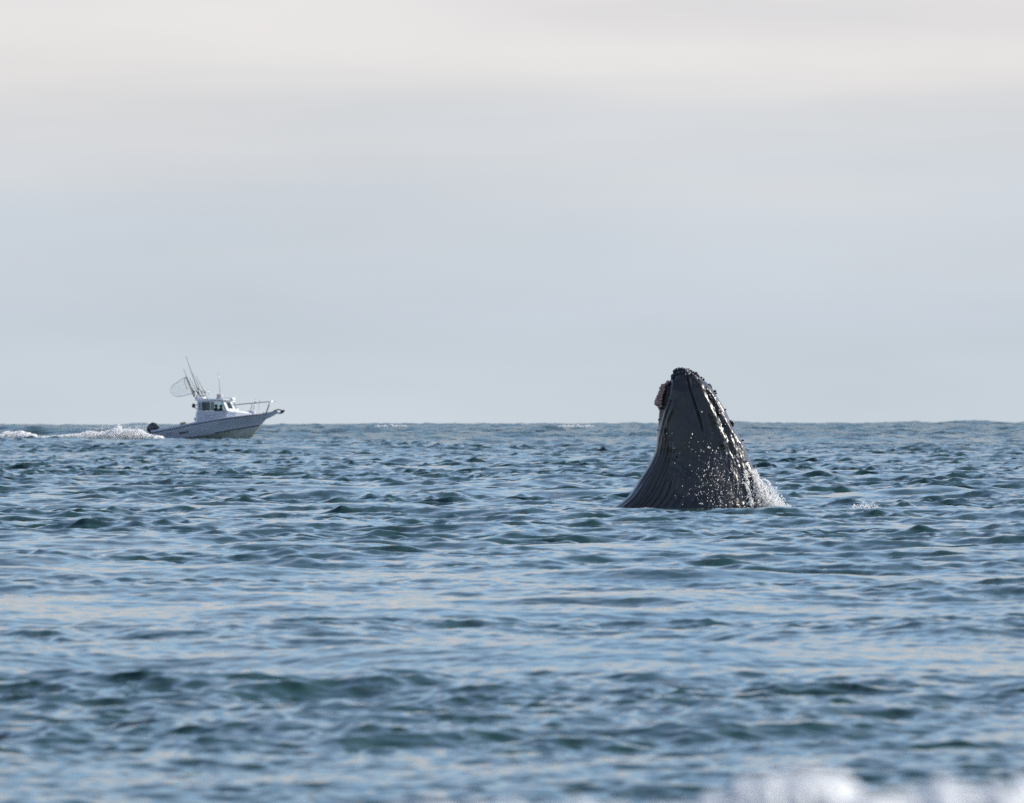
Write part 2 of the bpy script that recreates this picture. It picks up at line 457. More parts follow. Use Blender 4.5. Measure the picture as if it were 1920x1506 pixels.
# old scar and pits
for (sx, sy, r_, dd) in ((640, 965, 22, .03), (600, 975, 10, -.015), (720, 405, 24, -.012), (760, 700, 14, .006), (930, 700, 12, .008), (560, 880, 16, .01)):
    disp -= dd * np.exp(-((PXz - sx) ** 2 + ((PYz - sy) * .6) ** 2) / r_ ** 2) * front
# uneven flesh
def vnoise(sx, sz, seed, octv=3):
    n = 256; g = np.random.default_rng(seed).standard_normal((n, n))
    k1 = np.fft.fftfreq(n) * n; kk = np.hypot(*np.meshgrid(k1, k1)); f = np.where((kk > 2) & (kk < 30), 1 / np.maximum(kk, 1) ** 1.6, 0)
    a = np.real(np.fft.ifft2(np.fft.fft2(g) * f)); a /= a.std()
    return sample((a.astype(np.float32), None, None, 1.0, n), VX * sx + VY * .37, VZ * sz, (0,))[0]
disp += .010 * vnoise(.30, .17, 1)
right_w = np.clip((tt_ - .55) / .25, 0, 1)
disp += .010 * vnoise(.75, .45, 2) * right_w
edge = np.clip((1 - np.abs(ux))[None] * 6, .15, 1)
taper = np.clip((ztop - VZ) / .25, .25, 1)
disp = disp * taper
nxn = ux[None] / half[:, None]; nyn = uy[None] / dep[:, None]; nl = np.hypot(nxn, nyn)
VXd = VX + disp * edge * nxn / nl; VYd = VY + disp * nyn / nl + yback
V = np.stack([VXd, VYd, VZ], -1).reshape(-1, 3)
ii = np.arange(NV * NP).reshape(NV, NP); i2 = np.roll(ii, -1, 1)
Q = np.stack([ii[:-1], ii[1:], i2[1:], i2[:-1]], -1).reshape(-1, 4)
capv = np.array([[cen[0], YC[0], ztop + .012]])
V = np.vstack([V, capv]); ci = len(V) - 1
capf = np.stack([np.full(NP, ci), ii[0], i2[0], i2[0]], -1)

mwh = bpy.data.materials.new('whale_skin'); mwh.use_nodes = True
t = mwh.node_tree; p = t.nodes['Principled BSDF']
co = t.nodes.new('ShaderNodeTexCoord')
na = t.nodes.new('ShaderNodeTexNoise'); na.inputs['Scale'].default_value = 1.3; na.inputs['Detail'].default_value = 7; na.inputs['Roughness'].default_value = .62
t.links.new(co.outputs['Object'], na.inputs['Vector'])
cr = t.nodes.new('ShaderNodeValToRGB'); t.links.new(na.outputs[0], cr.inputs[0])
e = cr.color_ramp.elements
e[0].position = .33; e[0].color = (.005, .006, .009, 1); e[1].position = .68; e[1].color = (.022, .015, .012, 1)
# pale scratches and flecks
mps = t.nodes.new('ShaderNodeMapping'); mps.inputs['Scale'].default_value = (9, 9, 2.2); t.links.new(co.outputs['Object'], mps.inputs[0])
ns = t.nodes.new('ShaderNodeTexNoise'); ns.inputs['Scale'].default_value = 2.4; ns.inputs['Detail'].default_value = 8; ns.inputs['Roughness'].default_value = .7
t.links.new(mps.outputs[0], ns.inputs['Vector'])
ms_ = t.nodes.new('ShaderNodeMapRange'); ms_.inputs[1].default_value = .56; ms_.inputs[2].default_value = .78; ms_.inputs[3].default_value = 0; ms_.inputs[4].default_value = .5
t.links.new(ns.outputs[0], ms_.inputs[0])
mxc = t.nodes.new('ShaderNodeMix'); mxc.data_type = 'RGBA'; mxc.inputs[7].default_value = (.11, .10, .10, 1)
t.links.new(ms_.outputs[0], mxc.inputs[0]); t.links.new(cr.outputs[0], mxc.inputs[6]); t.links.new(mxc.outputs[2], p.inputs['Base Color'])
rr = t.nodes.new('ShaderNodeMapRange'); rr.inputs[3].default_value = .24; rr.inputs[4].default_value = .42; t.links.new(na.outputs[0], rr.inputs[0]); t.links.new(rr.outputs[0], p.inputs['Roughness'])
p.inputs['Coat Weight'].default_value = .42; p.inputs['Coat Roughness'].default_value = .33; p.inputs['Coat IOR'].default_value = 1.35
nb = t.nodes.new('ShaderNodeTexNoise'); nb.inputs['Scale'].default_value = 17; nb.inputs['Detail'].default_value = 6; nb.inputs['Roughness'].default_value = .65
t.links.new(co.outputs['Object'], nb.inputs['Vector'])
bb = t.nodes.new('ShaderNodeBump'); bb.inputs['Strength'].default_value = .4; bb.inputs['Distance'].default_value = .012
t.links.new(nb.outputs[0], bb.inputs['Height']); t.links.new(bb.outputs[0], p.inputs['Normal'])
me = mesh_np('whale', V, np.vstack([Q, capf[:, [0, 1, 2, 3]]])[:len(Q)], mwh)
# close the tip
bmw = bmesh.new(); bmw.from_mesh(me); bmw.verts.ensure_lookup_table()
for k in range(NP): bmw.faces.new((bmw.verts[ci], bmw.verts[ii[0][k]], bmw.verts[i2[0][k]])).smooth = True
bmesh.ops.recalc_face_normals(bmw, faces=bmw.faces)
bmw.to_mesh(me); bmw.free()
worig = Vector((wx(1300, WD), WD + .6, 0.0))
for v in me.vertices: v.co -= worig
whale = link('humpback_whale', me, None, worig)
tag(whale, 'dark humpback whale raising its knobbly head upright out of the sea', 'whale')

def on_whale(zx, zy):
    x, z = WP(zx, zy)
    k = int(np.argmin(np.abs(zv - z)))
    s = max(-.985, min(.985, (x - cen[k]) / half[k]))
    return Vector((x, YC[k] - dep[k] * (1 - abs(s) ** 2.35) ** (1 / 2.35), z))

def knob_mesh(name, seed, m, rough):
    b = bmesh.new(); bmesh.ops.create_icosphere(b, subdivisions=3, radius=1)
    for v in b.verts:
        q = v.co * 1.4 + Vector((seed * 7.1, seed * 3.3, 0))
        v.co *= 1 + rough * mnoise.noise(q) + rough * .5 * mnoise.noise(q * 2.7)
    me = bpy.data.meshes.new(name); b.to_mesh(me); b.free(); me.materials.append(m)
    for f in me.polygons: f.use_smooth = True
    return me
M_knob = mat('tubercle_skin', (.022, .026, .034), .34, var=.4, vscale=3, bump=.3, bscale=6)
M_barn = mat('barnacle_shell', (.50, .29, .26), .55, var=.45, vscale=3, bump=.6, bscale=5)
M_pale = mat('barnacle_pale', (.34, .32, .30), .5, var=.35, vscale=3, bump=.6, bscale=5)
knobs = [knob_mesh('tubercle', i, M_knob, .28) for i in range(3)]
barns = [knob_mesh('barnacle', i + 5, M_barn, .42) for i in range(3)]
pales = [knob_mesh('barnacle', i + 9, M_pale, .42) for i in range(2)]
def knob(name, meshes, zx, zy, r, push=0.0, flat=1.0):
    o = link(name, random.choice(meshes), whale)
    pnt = on_whale(zx, zy) - worig
    R_ = r * (1.22 if zy < 230 and zx > 590 else 1.0) / 5.02 / F * WD
    o.location = pnt + Vector((0, push, 0)); o.scale = (R_ * random.uniform(.9, 1.15), R_ * flat, R_ * random.uniform(.9, 1.2))
    o.rotation_euler = (random.uniform(-.4, .4), random.uniform(-3, 3), random.uniform(-.4, .4))
    return o
for a in ((615, 182, 17), (608, 200, 12), (634, 138, 19), (652, 122, 15), (672, 112, 14), (696, 118, 17), (722, 122, 15), (757, 128, 17), (782, 142, 16), (806, 153, 15),
          (829, 166, 17), (850, 182, 12), (790, 165, 13), (660, 150, 14), (700, 145, 12), (640, 165, 12), (884, 195, 9), (904, 212, 8), (958, 264, 14), (972, 284, 13), (1012, 322, 12), (1021, 343, 8), (1106, 498, 10), (1160, 608, 15), (1172, 622, 19), (1180, 642, 13),
          (1272, 788, 11), (1035, 512, 17), (1046, 538, 15), (952, 366, 18), (966, 388, 13), (926, 326, 12), (905, 290, 10), (1098, 640, 13), (1150, 730, 11),
          (482, 590, 9), (471, 688, 7), (586, 414, 12), (572, 585, 9), (868, 240, 10), (1005, 440, 11)):
    knob('tubercle', knobs, *a)
for a in ((566, 240, 18), (549, 254, 14), (523, 274, 20), (503, 294, 17), (528, 302, 17), (492, 343, 20), (480, 370, 21), (466, 402, 17), (500, 398, 19), (470, 432, 24), (492, 442, 18), (448, 440, 11), (486, 474, 16), (487, 490, 9), (455, 420, 13), (508, 318, 15), (520, 328, 15), (494, 322, 12), (470, 452, 14), (500, 465, 14), (512, 348, 17), (502, 372, 17), (520, 312, 14), (496, 422, 16)):
    knob('barnacle', barns, *a, push=.06)
for a in ((743, 131, 13), (773, 150, 9), (762, 160, 8), (862, 212, 8), (835, 205, 10)):
    knob('barnacle', pales, *a, push=-.03)

# falling drops in front of the whale and the splash at its right side
def drops(name, label, cat, pts, group=None, m=None, base=ICO1, lo=(.7, .7, .8), hi=(1.2, 1.2, 1.5)):
    P = np.array([q[:3] for q in pts]); r = np.array([q[3] for q in pts])
    st = np.stack([rng.uniform(lo[i], hi[i], len(P)) for i in range(3)], -1)
    o = blobs(name, P, r, m or M_spray, st, base)
    return tag(o, label, cat, group, 'stuff')
pts = []
n = 0
while n < 640:
    zx, zy = random.uniform(500, 1500), random.uniform(700, 1410)
    dens = math.exp(-((zx - (980 + (zy - 900) * .35)) / 230) ** 2) * max(0, (zy - 780) / 600) ** 1.1 + .02
    if random.random() > dens: continue
    q = on_whale(zx, zy)
    if q.x > rp[-1, 0]: continue
    r = .0036 + .010 * random.random() ** 3.2
    pts.append((q.x, q.y - random.uniform(.03, .7), q.z, r)); n += 1
for zx, zy, r in ((880, 518, .017), (940, 850, .026), (955, 856, .018), (980, 880, .019), (870, 886, .014), (1033, 858, .016), (790, 727, .014), (1113, 908, .017), (1156, 916, .016), (1211, 925, .015),
                  (942, 1036, .02), (1027, 1160, .019), (895, 1120, .015), (1130, 1157, .014), (550, 720, .012), (600, 718, .011), (1090, 1145, .013), (778, 762, .010), (1015, 888, .013)):
    q = on_whale(zx, zy); pts.append((q.x, q.y - .25, q.z, r))
drops('water_drops', 'white water drops falling in front of the dark whale head', 'spray', pts, None, None, ICO1, (.6, .6, .8), (1.1, 1.1, 2.2))
pts = []
STREAKS = [[(1335, 1060), (1380, 1140), (1440, 1290), (1500, 1412)], [(1335, 1060), (1400, 1120), (1460, 1260), (1530, 1412)], [(1285, 1080), (1300, 1200), (1330, 1330), (1345, 1412)], [(1350, 1080), (1390, 1200), (1420, 1400)]]
# sheet of water running down the right flank
while len(pts) < 1500:
    v = random.random() ** .75
    zy = 1060 + 355 * v
    rx_ = float(np.interp(zy, [q[1] for q in right], [q[0] for q in right]))
    w_ = abs(random.gauss(0, .45)) * (70 + 110 * v)
    zx = rx_ + 10 - w_
    if len(pts) % 2:
        sk = random.choice(STREAKS); zy = random.uniform(sk[0][1], sk[-1][1])
        zx = float(np.interp(zy, [q[1] for q in sk], [q[0] for q in sk])) + random.gauss(0, 7 + 7 * v)
    streak = .5 + .5 * math.sin(zx / 17 + zy / 90) * math.sin(zx / 41 - zy / 60 + 1)
    if not len(pts) % 2 and random.random() > .1 + .9 * streak ** 3: continue
    q = on_whale(zx, zy)
    pts.append((q.x + random.uniform(-.01, .03), q.y - random.uniform(0, .06), q.z, .009 + .018 * random.random() ** 2))
# ballistic threads thrown off to the right
for k in range(30):
    zy = random.uniform(1150, 1405)
    rx_ = float(np.interp(zy, [q[1] for q in right], [q[0] for q in right]))
    x, z = WP(rx_, zy); y = WD + random.uniform(-.3, .5)
    vx = .15 + .95 * random.random() ** 1.4; vz = random.uniform(-.2, 1.15); vy = random.uniform(-.4, .2)
    for s in range(95):
        tt = s / 95 * .60
        X_, Z_ = x + vx * tt, z + vz * tt - 4.9 * tt * tt
        if Z_ < -.02: break
        q_ = .002 + .010 * (s / 95); pts.append((X_ + random.gauss(0, q_), y + vy * tt + random.gauss(0, .02), Z_ + random.gauss(0, q_), .008 + .009 * random.random() ** 2))
for k in range(420):
    zx = random.gauss(1580, 55); zy = 1415 - abs(random.gauss(0, 85)) * max(.15, 1 - abs(zx - 1585) / 140)
    if zx < 1480: continue
    x, z = WP(zx, zy)
    pts.append((x, WD + random.uniform(-.4, .4), z, .008 + .016 * random.random() ** 2))
drops('splash', 'lacy white splash of water thrown off the whale right flank', 'splash', pts)

# little caps of broken water
def whitecap(px0, px1, py, h, n, label, d=None, r0=.02):
    d = d or F * CAMH / (py - HY)
    pts = []
    for k in range(n):
        u = random.random(); px = px0 + (px1 - px0) * u
        hh = h * (.35 + .65 * abs(math.sin(u * 9 + px0))) * math.sin(math.pi * min(1, max(0, u))) ** .5
        v = random.random() ** 1.7
        pts.append((wx(px, d), d + random.uniform(-.25, .25), wz(py - hh * v, d), r0 * (.35 + random.random() ** 2)))
    return drops('whitecap', label, 'whitecap', pts, 'small whitecaps on the open sea')
whitecap(1597, 1652, 954, 13, 130, 'low white splash on the water to the right of the whale', 189, .015)
whitecap(1028, 1050, 934, 8, 110, 'tiny white crest on a dark ripple left of the whale', 193)

whitecap(1046, 1112, 800, 4, 120, 'thin far white crest just under the horizon left of the whale', 900, .07)
whitecap(700, 762, 799, 4, 90, 'faint far white crest on the horizon between boat and whale', 900, .06)

# ------------------------------------------------------------------ the fishing boat
BD = 533.0
boat = empty('fishing_boat', (wx(250 + 860 / 6.4, BD), BD, wz(650 + 1075 / 6.4, BD)), rad(-5))
tag(boat, 'white cabin fishing boat with outboard motor speeding across the sea', 'boat')
def B(zx, zy): return ((zx - 860) / 192.0, (1075 - zy) / 192.0)
def BL(pts): return [B(*q) for q in pts]
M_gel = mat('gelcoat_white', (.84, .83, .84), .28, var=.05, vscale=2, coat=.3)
M_hull = mat('hull_shaded_white', (.43, .45, .52), .3, var=.06, vscale=2, coat=.3)  # white gelcoat darkened: shade of the sunless side put into the colour
M_cab = mat('cabin_shaded_white', (.52, .53, .59), .35, var=.05, vscale=2)  # shade of the cabin sides painted in; the windscreen frames keep plain white
M_bot = mat('bottom_paint', (.48, .50, .48), .5, var=.25, vscale=4)
M_rail = mat('rub_rail', (.055, .06, .085), .4)
M_stripe = mat('stripe_navy', (.03, .04, .07), .35)
M_alu = mat('brushed_metal', (.42, .43, .44), .35, metal=.8)
M_steel = mat('steel_rail', (.34, .33, .35), .3, metal=.7)
M_black = mat('black_plastic', (.018, .02, .025), .35, var=.2)
M_motor = mat('motor_cowl', (.022, .026, .042), .3, coat=.4, var=.15)
M_deck = mat('deck_grey', (.55, .55, .54), .6, var=.08)
M_tan = mat('tan_canvas', (.42, .33, .23), .8, var=.2)
M_dark = mat('cabin_dark', (.05, .06, .07), .6)
M_letter = mat('letter_navy', (.02, .025, .06), .4)
M_script = mat('letter_faded', (.30, .28, .36), .5)
def glass(name, col, alpha_mix):
    m = bpy.data.materials.new(name); m.use_nodes = True
    t = m.node_tree; p = t.nodes['Principled BSDF']
    p.inputs['Base Color'].default_value = (*col, 1); p.inputs['Roughness'].default_value = .04
    tr = t.nodes.new('ShaderNodeBsdfTransparent'); tr.inputs[0].default_value = (.86, .93, .95, 1)
    mx = t.nodes.new('ShaderNodeMixShader'); mx.inputs[0].default_value = alpha_mix
    t.links.new(p.outputs[0], mx.inputs[2]); t.links.new(tr.outputs[0], mx.inputs[1]); t.links.new(mx.outputs[0], t.nodes['Material Output'].inputs[0])
    return m
M_clear = glass('window_clear', (.03, .05, .055), .10)
M_mid = glass('window_mid', (.03, .05, .06), .35)
M_tint = glass('window_tint', (.03, .05, .06), .55)

# hull: keel, chine and sheer as functions of length
xs = np.linspace(B(232, 0)[0], B(1600, 0)[0], 56)
def prof(pts): a = np.array([B(*q) for q in pts]); return lambda x: np.interp(x, a[:, 0], a[:, 1])
rail_z = prof([(232, 1025), (380, 1003), (560, 968), (750, 925), (900, 900), (1060, 871), (1250, 845), (1400, 823), (1600, 800)])
top_off = prof([(232, 0), (1600, 0)])
gun = lambda x: rail_z(x) + np.interp(x, [B(232, 0)[0], B(760, 0)[0], B(1600, 0)[0]], [.15, .12, .06])
chine_z = prof([(232, 1120), (430, 1108), (690, 1080), (1000, 1036), (1110, 1018), (1250, 992), (1400, 968), (1545, 940), (1600, 860)])
keel_z = prof([(232, 1200), (1200, 1185), (1330, 1140), (1425, 1078), (1480, 1022), (1520, 968), (1545, 930), (1575, 890), (1600, 862)])
def yfun(pts):
    a = np.array([(B(q[0], 0)[0], q[1]) for q in pts]); return lambda x: np.interp(x, a[:, 0], a[:, 1])
rail_y = yfun([(232, 1.20), (500, 1.27), (900, 1.30), (1150, 1.20), (1300, 1.00), (1430, .72), (1530, .40), (1600, .10)])
chine_y = yfun([(232, 1.06), (700, 1.10), (1000, 1.02), (1200, .80), (1350, .50), (1450, .27), (1545, .015), (1600, .012)])
def strip_mesh(rowsf, name, m, parent, closed_ends=False):
    """rowsf: list of functions x -> (y, z); both sides joined into one mesh"""
    b = bmesh.new()
    grids = []
    for sd in (-1, 1):
        g = [[b.verts.new((x, sd * f(x)[0], f(x)[1])) for f in rowsf] for x in xs]
        grids.append(g)
        for i in range(len(xs) - 1):
            for j in range(len(rowsf) - 1):
                b.faces.new((g[i][j], g[i + 1][j], g[i + 1][j + 1], g[i][j + 1]))
    if closed_ends:
        for j in range(len(rowsf) - 1):
            b.faces.new((grids[0][0][j], grids[0][0][j + 1], grids[1][0][j + 1], grids[1][0][j]))
            b.faces.new((grids[0][-1][j], grids[0][-1][j + 1], grids[1][-1][j + 1], grids[1][-1][j]))
    bmesh.ops.remove_doubles(b, verts=b.verts, dist=1e-5)
    bmesh.ops.recalc_face_normals(b, faces=b.faces)
    me = bpy.data.meshes.new(name); b.to_mesh(me); b.free(); me.materials.append(m)
    for q in me.polygons: q.use_smooth = True
    return link(name, me, parent)
cz = lambda x: max(chine_z(x), keel_z(x) + .004)
side_rows = [lambda x: (chine_y(x), cz(x))]
for f_ in (.25, .5, .75):
    side_rows.append(lambda x, f_=f_: (chine_y(x) + (rail_y(x) - chine_y(x)) * (f_ ** .8 if x < .8 else f_ ** 1.35), cz(x) + (rail_z(x) - cz(x)) * f_))
side_rows += [lambda x: (rail_y(x), rail_z(x)), lambda x: (rail_y(x) - .015, gun(x)), lambda x: (max(rail_y(x) - .17, 0), gun(x) + .012), lambda x: (max(rail_y(x) - .18, 0), gun(x) - .14)]
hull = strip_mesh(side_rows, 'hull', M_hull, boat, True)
strip_mesh([lambda x: (0.0, keel_z(x)), lambda x: (chine_y(x) * .5, keel_z(x) * .45 + cz(x) * .55), lambda x: (chine_y(x), cz(x))], 'hull_bottom', M_bot, boat, True)
for sd in (-1, 1):
    MB().tube([(x, sd * (rail_y(x) + .012), rail_z(x)) for x in xs], .028, seg=6).build('rub_rail', M_rail, boat, True)
    xb = [x for x in xs if B(985, 0)[0] < x < B(1543, 0)[0]]
    b = MB()
    for i in range(len(xb) - 1):
        a_, c_ = xb[i], xb[i + 1]
        def sp(x, f): return (x, sd * (chine_y(x) + (rail_y(x) - chine_y(x)) * f ** (.8 if x < .8 else 1.35) + .006), cz(x) + (rail_z(x) - cz(x)) * f)
        b.panel([sp(a_, .01), sp(c_, .01), sp(c_, .085), sp(a_, .085)], .004)
    b.build('boot_stripe', M_stripe, boat)
# deck plate inside the gunwales
b = bmesh.new()
ga = [b.verts.new((x, -max(rail_y(x) - .17, .005), gun(x) - .10 - (.45 if x < B(800, 0)[0] else 0))) for x in xs]
gb = [b.verts.new((x, max(rail_y(x) - .17, .005), gun(x) - .10 - (.45 if x < B(800, 0)[0] else 0))) for x in xs]
for i in range(len(xs) - 1): b.faces.new((ga[i], ga[i + 1], gb[i + 1], gb[i]))
me = bpy.data.meshes.new('deck'); b.to_mesh(me); b.free(); me.materials.append(M_deck)
link('deck', me, boat)
# lettering along the stern quarter, weathered into short dark strokes
def side_y(zx, zy):
    x, z = B(zx, zy); f = (z - cz(x)) / (rail_z(x) - cz(x)); f = min(1, max(0, f))
    return chine_y(x) + (rail_y(x) - chine_y(x)) * f ** .8
def marks(quads, name, m, yoff=None):
    b = MB()
    for q in quads:
        P = []
        for (zx, zy) in q:
            x, z = B(zx, zy); y = -(side_y(zx, zy) + .008) if yoff is None else yoff
            P.append((x, y, z))
        b.panel(P, -.004)
    return b.build(name, m, boat)
qs = []
def bar(x0, y0, x1, y1, w): return [(x0, y0), (x0 + w, y0), (x1 + w, y1), (x1, y1)]
for i, x0 in enumerate((436, 452, 468, 484)):
    yb = 1054 - (x0 - 436) * .22
    qs += [bar(x0, yb, x0 + 3, yb - 20, 5), [(x0 + 2, yb - 15), (x0 + 12, yb - 17), (x0 + 12, yb - 21), (x0 + 2, yb - 19)]]
marks(qs, 'lettering', M_letter)
qs = []
for i, x0 in enumerate((570, 589, 607, 625, 643, 668)):
    yb = 1042 - (x0 - 570) * .10
    h_ = 25 if i < 5 else 33
    qs += [bar(x0, yb, x0 + 2, yb - h_, 5.5), bar(x0 + 10, yb - 1, x0 + 12, yb - h_, 5.5), [(x0 + 5, yb - h_ * .45), (x0 + 12, yb - h_ * .47), (x0 + 12, yb - h_ * .68), (x0 + 5, yb - h_ * .66)]]
marks(qs, 'lettering', M_letter)

# cabin
CY = 1.0
for sd in (-1, 1):
    y0_, y1_ = sd * (CY - .04), sd * CY
    b = MB()
    b.prism(BL([(795, 905), (1145, 858), (1152, 768), (795, 764)]), y0_, y1_)
    b.prism(BL([(795, 763), (848, 763), (848, 655), (790, 655)]), y0_, y1_)
    b.prism(BL([(943, 763.5), (952, 763.5), (952, 655), (943, 655)]), y0_ * .999, y1_ * .999)
    b.prism(BL([(790, 654), (1098, 654), (1092, 640), (788, 640)]), y0_, y1_)
    b.prism(BL([(1078, 655), (1099, 655), (1153, 767), (1131, 767)]), y0_ * .998, y1_ * .998)
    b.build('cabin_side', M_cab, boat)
    yp = sd * (CY - .022)
    wf = MB()
    for (a_, c_) in (((815, 664), (822, 760)), ((833, 664), (838, 760))):
        wf.prism(BL([(a_[0], a_[1]), (c_[0], a_[1]), (c_[0], c_[1]), (a_[0], c_[1])]), sd * CY, sd * (CY + .006))
    wf.build('window_slot', M_tint, boat)
    MB().panel([(*[B(849, 762)[0]], yp, B(849, 762)[1]), (B(942, 762)[0], yp, B(942, 762)[1]), (B(942, 656)[0], yp, B(942, 656)[1]), (B(849, 656)[0], yp, B(849, 656)[1])], .006).build('side_window', M_tint, boat)
    MB().panel([(B(953, 762)[0], yp, B(953, 762)[1]), (B(1130, 766)[0], yp, B(1130, 766)[1]), (B(1078, 656)[0], yp, B(1078, 656)[1]), (B(953, 656)[0], yp, B(953, 656)[1])], .006).build('side_window', M_clear, boat)
    # windscreen quarter: frame and pane
    def wq(u, v):
        """u along the quarter from the side post to the front corner, v up"""
        xb_, zb_ = B(1152 + 100 * u, 767); xt_, zt_ = B(1098 + 98 * u, 645)
        yb_ = sd * (CY - .48 * u); yt_ = sd * (CY - .04 - .44 * u)
        return (xb_ + (xt_ - xb_) * v, yb_ + (yt_ - yb_) * v, zb_ + (zt_ - zb_) * v)
    b = MB()
    for (u0, u1, v0, v1) in ((0, .26, 0, 1), (.76, 1, 0, 1), (.26, .76, 0, .24), (.26, .76, .84, 1)):
        b.panel([wq(u0, v0), wq(u1, v0), wq(u1, v1), wq(u0, v1)], -sd * -.03)
    fr = b.build('windscreen_frame', M_gel, boat)
    MB().panel([wq(.26, .24), wq(.76, .24), wq(.76, .84), wq(.26, .84)], -sd * -.008).build('windscreen_pane', M_mid, fr)
b = MB()
def wc(u, v):
    xb_, zb_ = B(1252, 767); xt_, zt_ = B(1196, 645); y = -.52 + 1.04 * u
    return (xb_ + (xt_ - xb_) * v, y, zb_ + (zt_ - zb_) * v)
for (u0, u1, v0, v1) in ((0, .08, 0, 1), (.92, 1, 0, 1), (.46, .54, 0, 1), (.08, .46, 0, .2), (.54, .92, 0, .2), (.08, .46, .85, 1), (.54, .92, .85, 1)):
    b.panel([wc(u0, v0), wc(u1, v0), wc(u1, v1), wc(u0, v1)], .03)
fr = b.build('windscreen_frame', M_gel, boat)
for (u0, u1) in ((.08, .46), (.54, .92)):
    MB().panel([wc(u0, .2), wc(u1, .2), wc(u1, .85), wc(u0, .85)], .008).build('windscreen_pane', M_clear, fr)
# rear half bulkhead, roof, pillars
for y0_, y1_ in ((-.94, -.45), (.45, .94)):
    MB().box(B(790, 0)[0], B(798, 0)[0], y0_, y1_, B(0, 905)[1], B(0, 655)[1]).build('rear_bulkhead', M_gel, boat)
MB().prism(BL([(762, 895), (792, 892), (792, 765), (776, 775)]), -.99, -.93, .008).build('wing_panel', M_gel, boat)
def plan_prism(plan, z0f, z1f, name, m, bev=.02):
    b = bmesh.new()
    lo = [b.verts.new((x, y, z0f(x))) for x, y in plan]; hi = [b.verts.new((x, y, z1f(x))) for x, y in plan]
    n = len(plan); fs = [b.faces.new(lo[::-1]), b.faces.new(hi)]
    for i in range(n): fs.append(b.faces.new((lo[i], lo[(i + 1) % n], hi[(i + 1) % n], hi[i])))
    if bev: bmesh.ops.bevel(b, geom=b.edges[:], offset=bev, segments=3, affect='EDGES', profile=.6)
    bmesh.ops.recalc_face_normals(b, faces=b.faces)
    me = bpy.data.meshes.new(name); b.to_mesh(me); b.free(); me.materials.append(m)
    return link(name, me, boat)
xa, xf, xq = B(768, 0)[0], B(1215, 0)[0], B(1100, 0)[0]
roofz = lambda x: np.interp(x, [xa, xf], [B(0, 643)[1], B(0, 640)[1]])
plan_prism([(xa, -1.0), (xq, -1.07), (xf, -.6), (xf, .6), (xq, 1.07), (xa, 1.0)], roofz, lambda x: roofz(x) + np.interp(x, [xa, xq, xf], [.15, .10, .09]), 'roof', M_gel)
MB().box(B(785, 0)[0], B(862, 0)[0], -.9, .9, B(0, 613)[1], B(0, 597)[1], .02).build('roof_hatch', M_gel, boat)
MB().box(B(1092, 0)[0], B(1215, 0)[0], -.55, .55, B(0, 620)[1] + .01, B(0, 606)[1], .015).build('visor', M_gel, boat)
MB().lathe([(.10, -.05), (.13, -.03), (.13, .05), (.09, .08)], (B(1196, 0)[0], -.6, B(0, 626)[1])).build('nav_light', M_gel, boat, True)
# radar drum in two tiers, whip aerials, horn post
b = MB(); xr, _ = B(1035, 0)
b.lathe([(.17, 0), (.20, .02), (.20, .13), (.17, .15)], (xr, 0, B(0, 624)[1])); b.lathe([(.10, 0), (.10, .04)], (xr, 0, B(0, 624)[1] + .15)); b.lathe([(.16, 0), (.185, .02), (.185, .10), (.15, .13), (.06, .145)], (xr, 0, B(0, 624)[1] + .18))
b.build('radar', mat('radar_grey', (.34, .33, .37), .4), boat, True)
MB().tube([(*[B(1052, 0)[0]], -.3, B(0, 610)[1]), (B(1047, 0)[0], -.3, B(0, 500)[1]), (B(1036, 0)[0], -.3, B(0, 400)[1]), (B(1029, 0)[0], -.3, B(0, 305)[1])], .024, .010).build('whip_aerial', M_alu, boat, True)
MB().tube([(B(903, 0)[0], .2, B(0, 610)[1]), (B(893, 0)[0], .2, B(0, 500)[1])], .014, .009).build('whip_aerial', M_alu, boat, True)
MB().tube([(B(1080, 0)[0], -.5, B(0, 620)[1]), (B(1076, 0)[0], -.5, B(0, 562)[1])], .035, seg=10).build('horn_post', M_gel, boat, True)
# faded script on the cabin side
qs = []
for (x0, y0_, n_, dx, sl_) in ((868, 832, 9, 12, -.10), (978, 826, 3, 14, -.8), (895, 858, 7, 13, -.06)):
    for i in range(n_):
        xx = x0 + i * dx; yy = y0_ + sl_ * i * dx
        hh = 6 + 5 * ((i * 7) % 3) / 2
        qs += [bar(xx, yy, xx + 3, yy - hh, 4), [(xx + 2, yy - 1), (xx + dx, yy - 2), (xx + dx, yy - 5), (xx + 2, yy - 4)]]
marks(qs, 'script_lettering', M_script, -CY - .004)['kind'] = 'stuff'
MB().prism(BL([(1093, 845), (1097, 845), (1121, 768), (1117, 768)]), -CY - .001, -CY - .012).build('drain_pipe', M_steel, boat)
# foredeck trunk and locker
b = bmesh.new()
st = [(1146, 762, 880, .92), (1250, 764, 870, .80), (1330, 772, 850, .62), (1400, 785, 835, .48), (1470, 803, 826, .30)]
R0 = []
for (zx, zt_, zb_, hw) in st:
    x, zt2 = B(zx, zt_); zb2 = B(zx, zb_)[1]
    R0.append([b.verts.new(q) for q in ((x, -hw - .06, zb2), (x, -hw, zt2 - .08), (x, -hw + .1, zt2), (x, hw - .1, zt2), (x, hw, zt2 - .08), (x, hw + .06, zb2))])
for i in range(len(R0) - 1):
    for j in range(5): b.faces.new((R0[i][j], R0[i + 1][j], R0[i + 1][j + 1], R0[i][j + 1]))
b.faces.new(R0[-1]); b.faces.new(R0[0][::-1]); bmesh.ops.recalc_face_normals(b, faces=b.faces)
me = bpy.data.meshes.new('foredeck_trunk'); b.to_mesh(me); b.free(); me.materials.append(M_gel)
for q in me.polygons: q.use_smooth = False
link('foredeck_trunk', me, boat)
MB().prism(BL([(1378, 800), (1462, 804), (1466, 772), (1440, 762), (1382, 758)]), -.30, .30, .02).build('deck_locker', M_gel, boat)
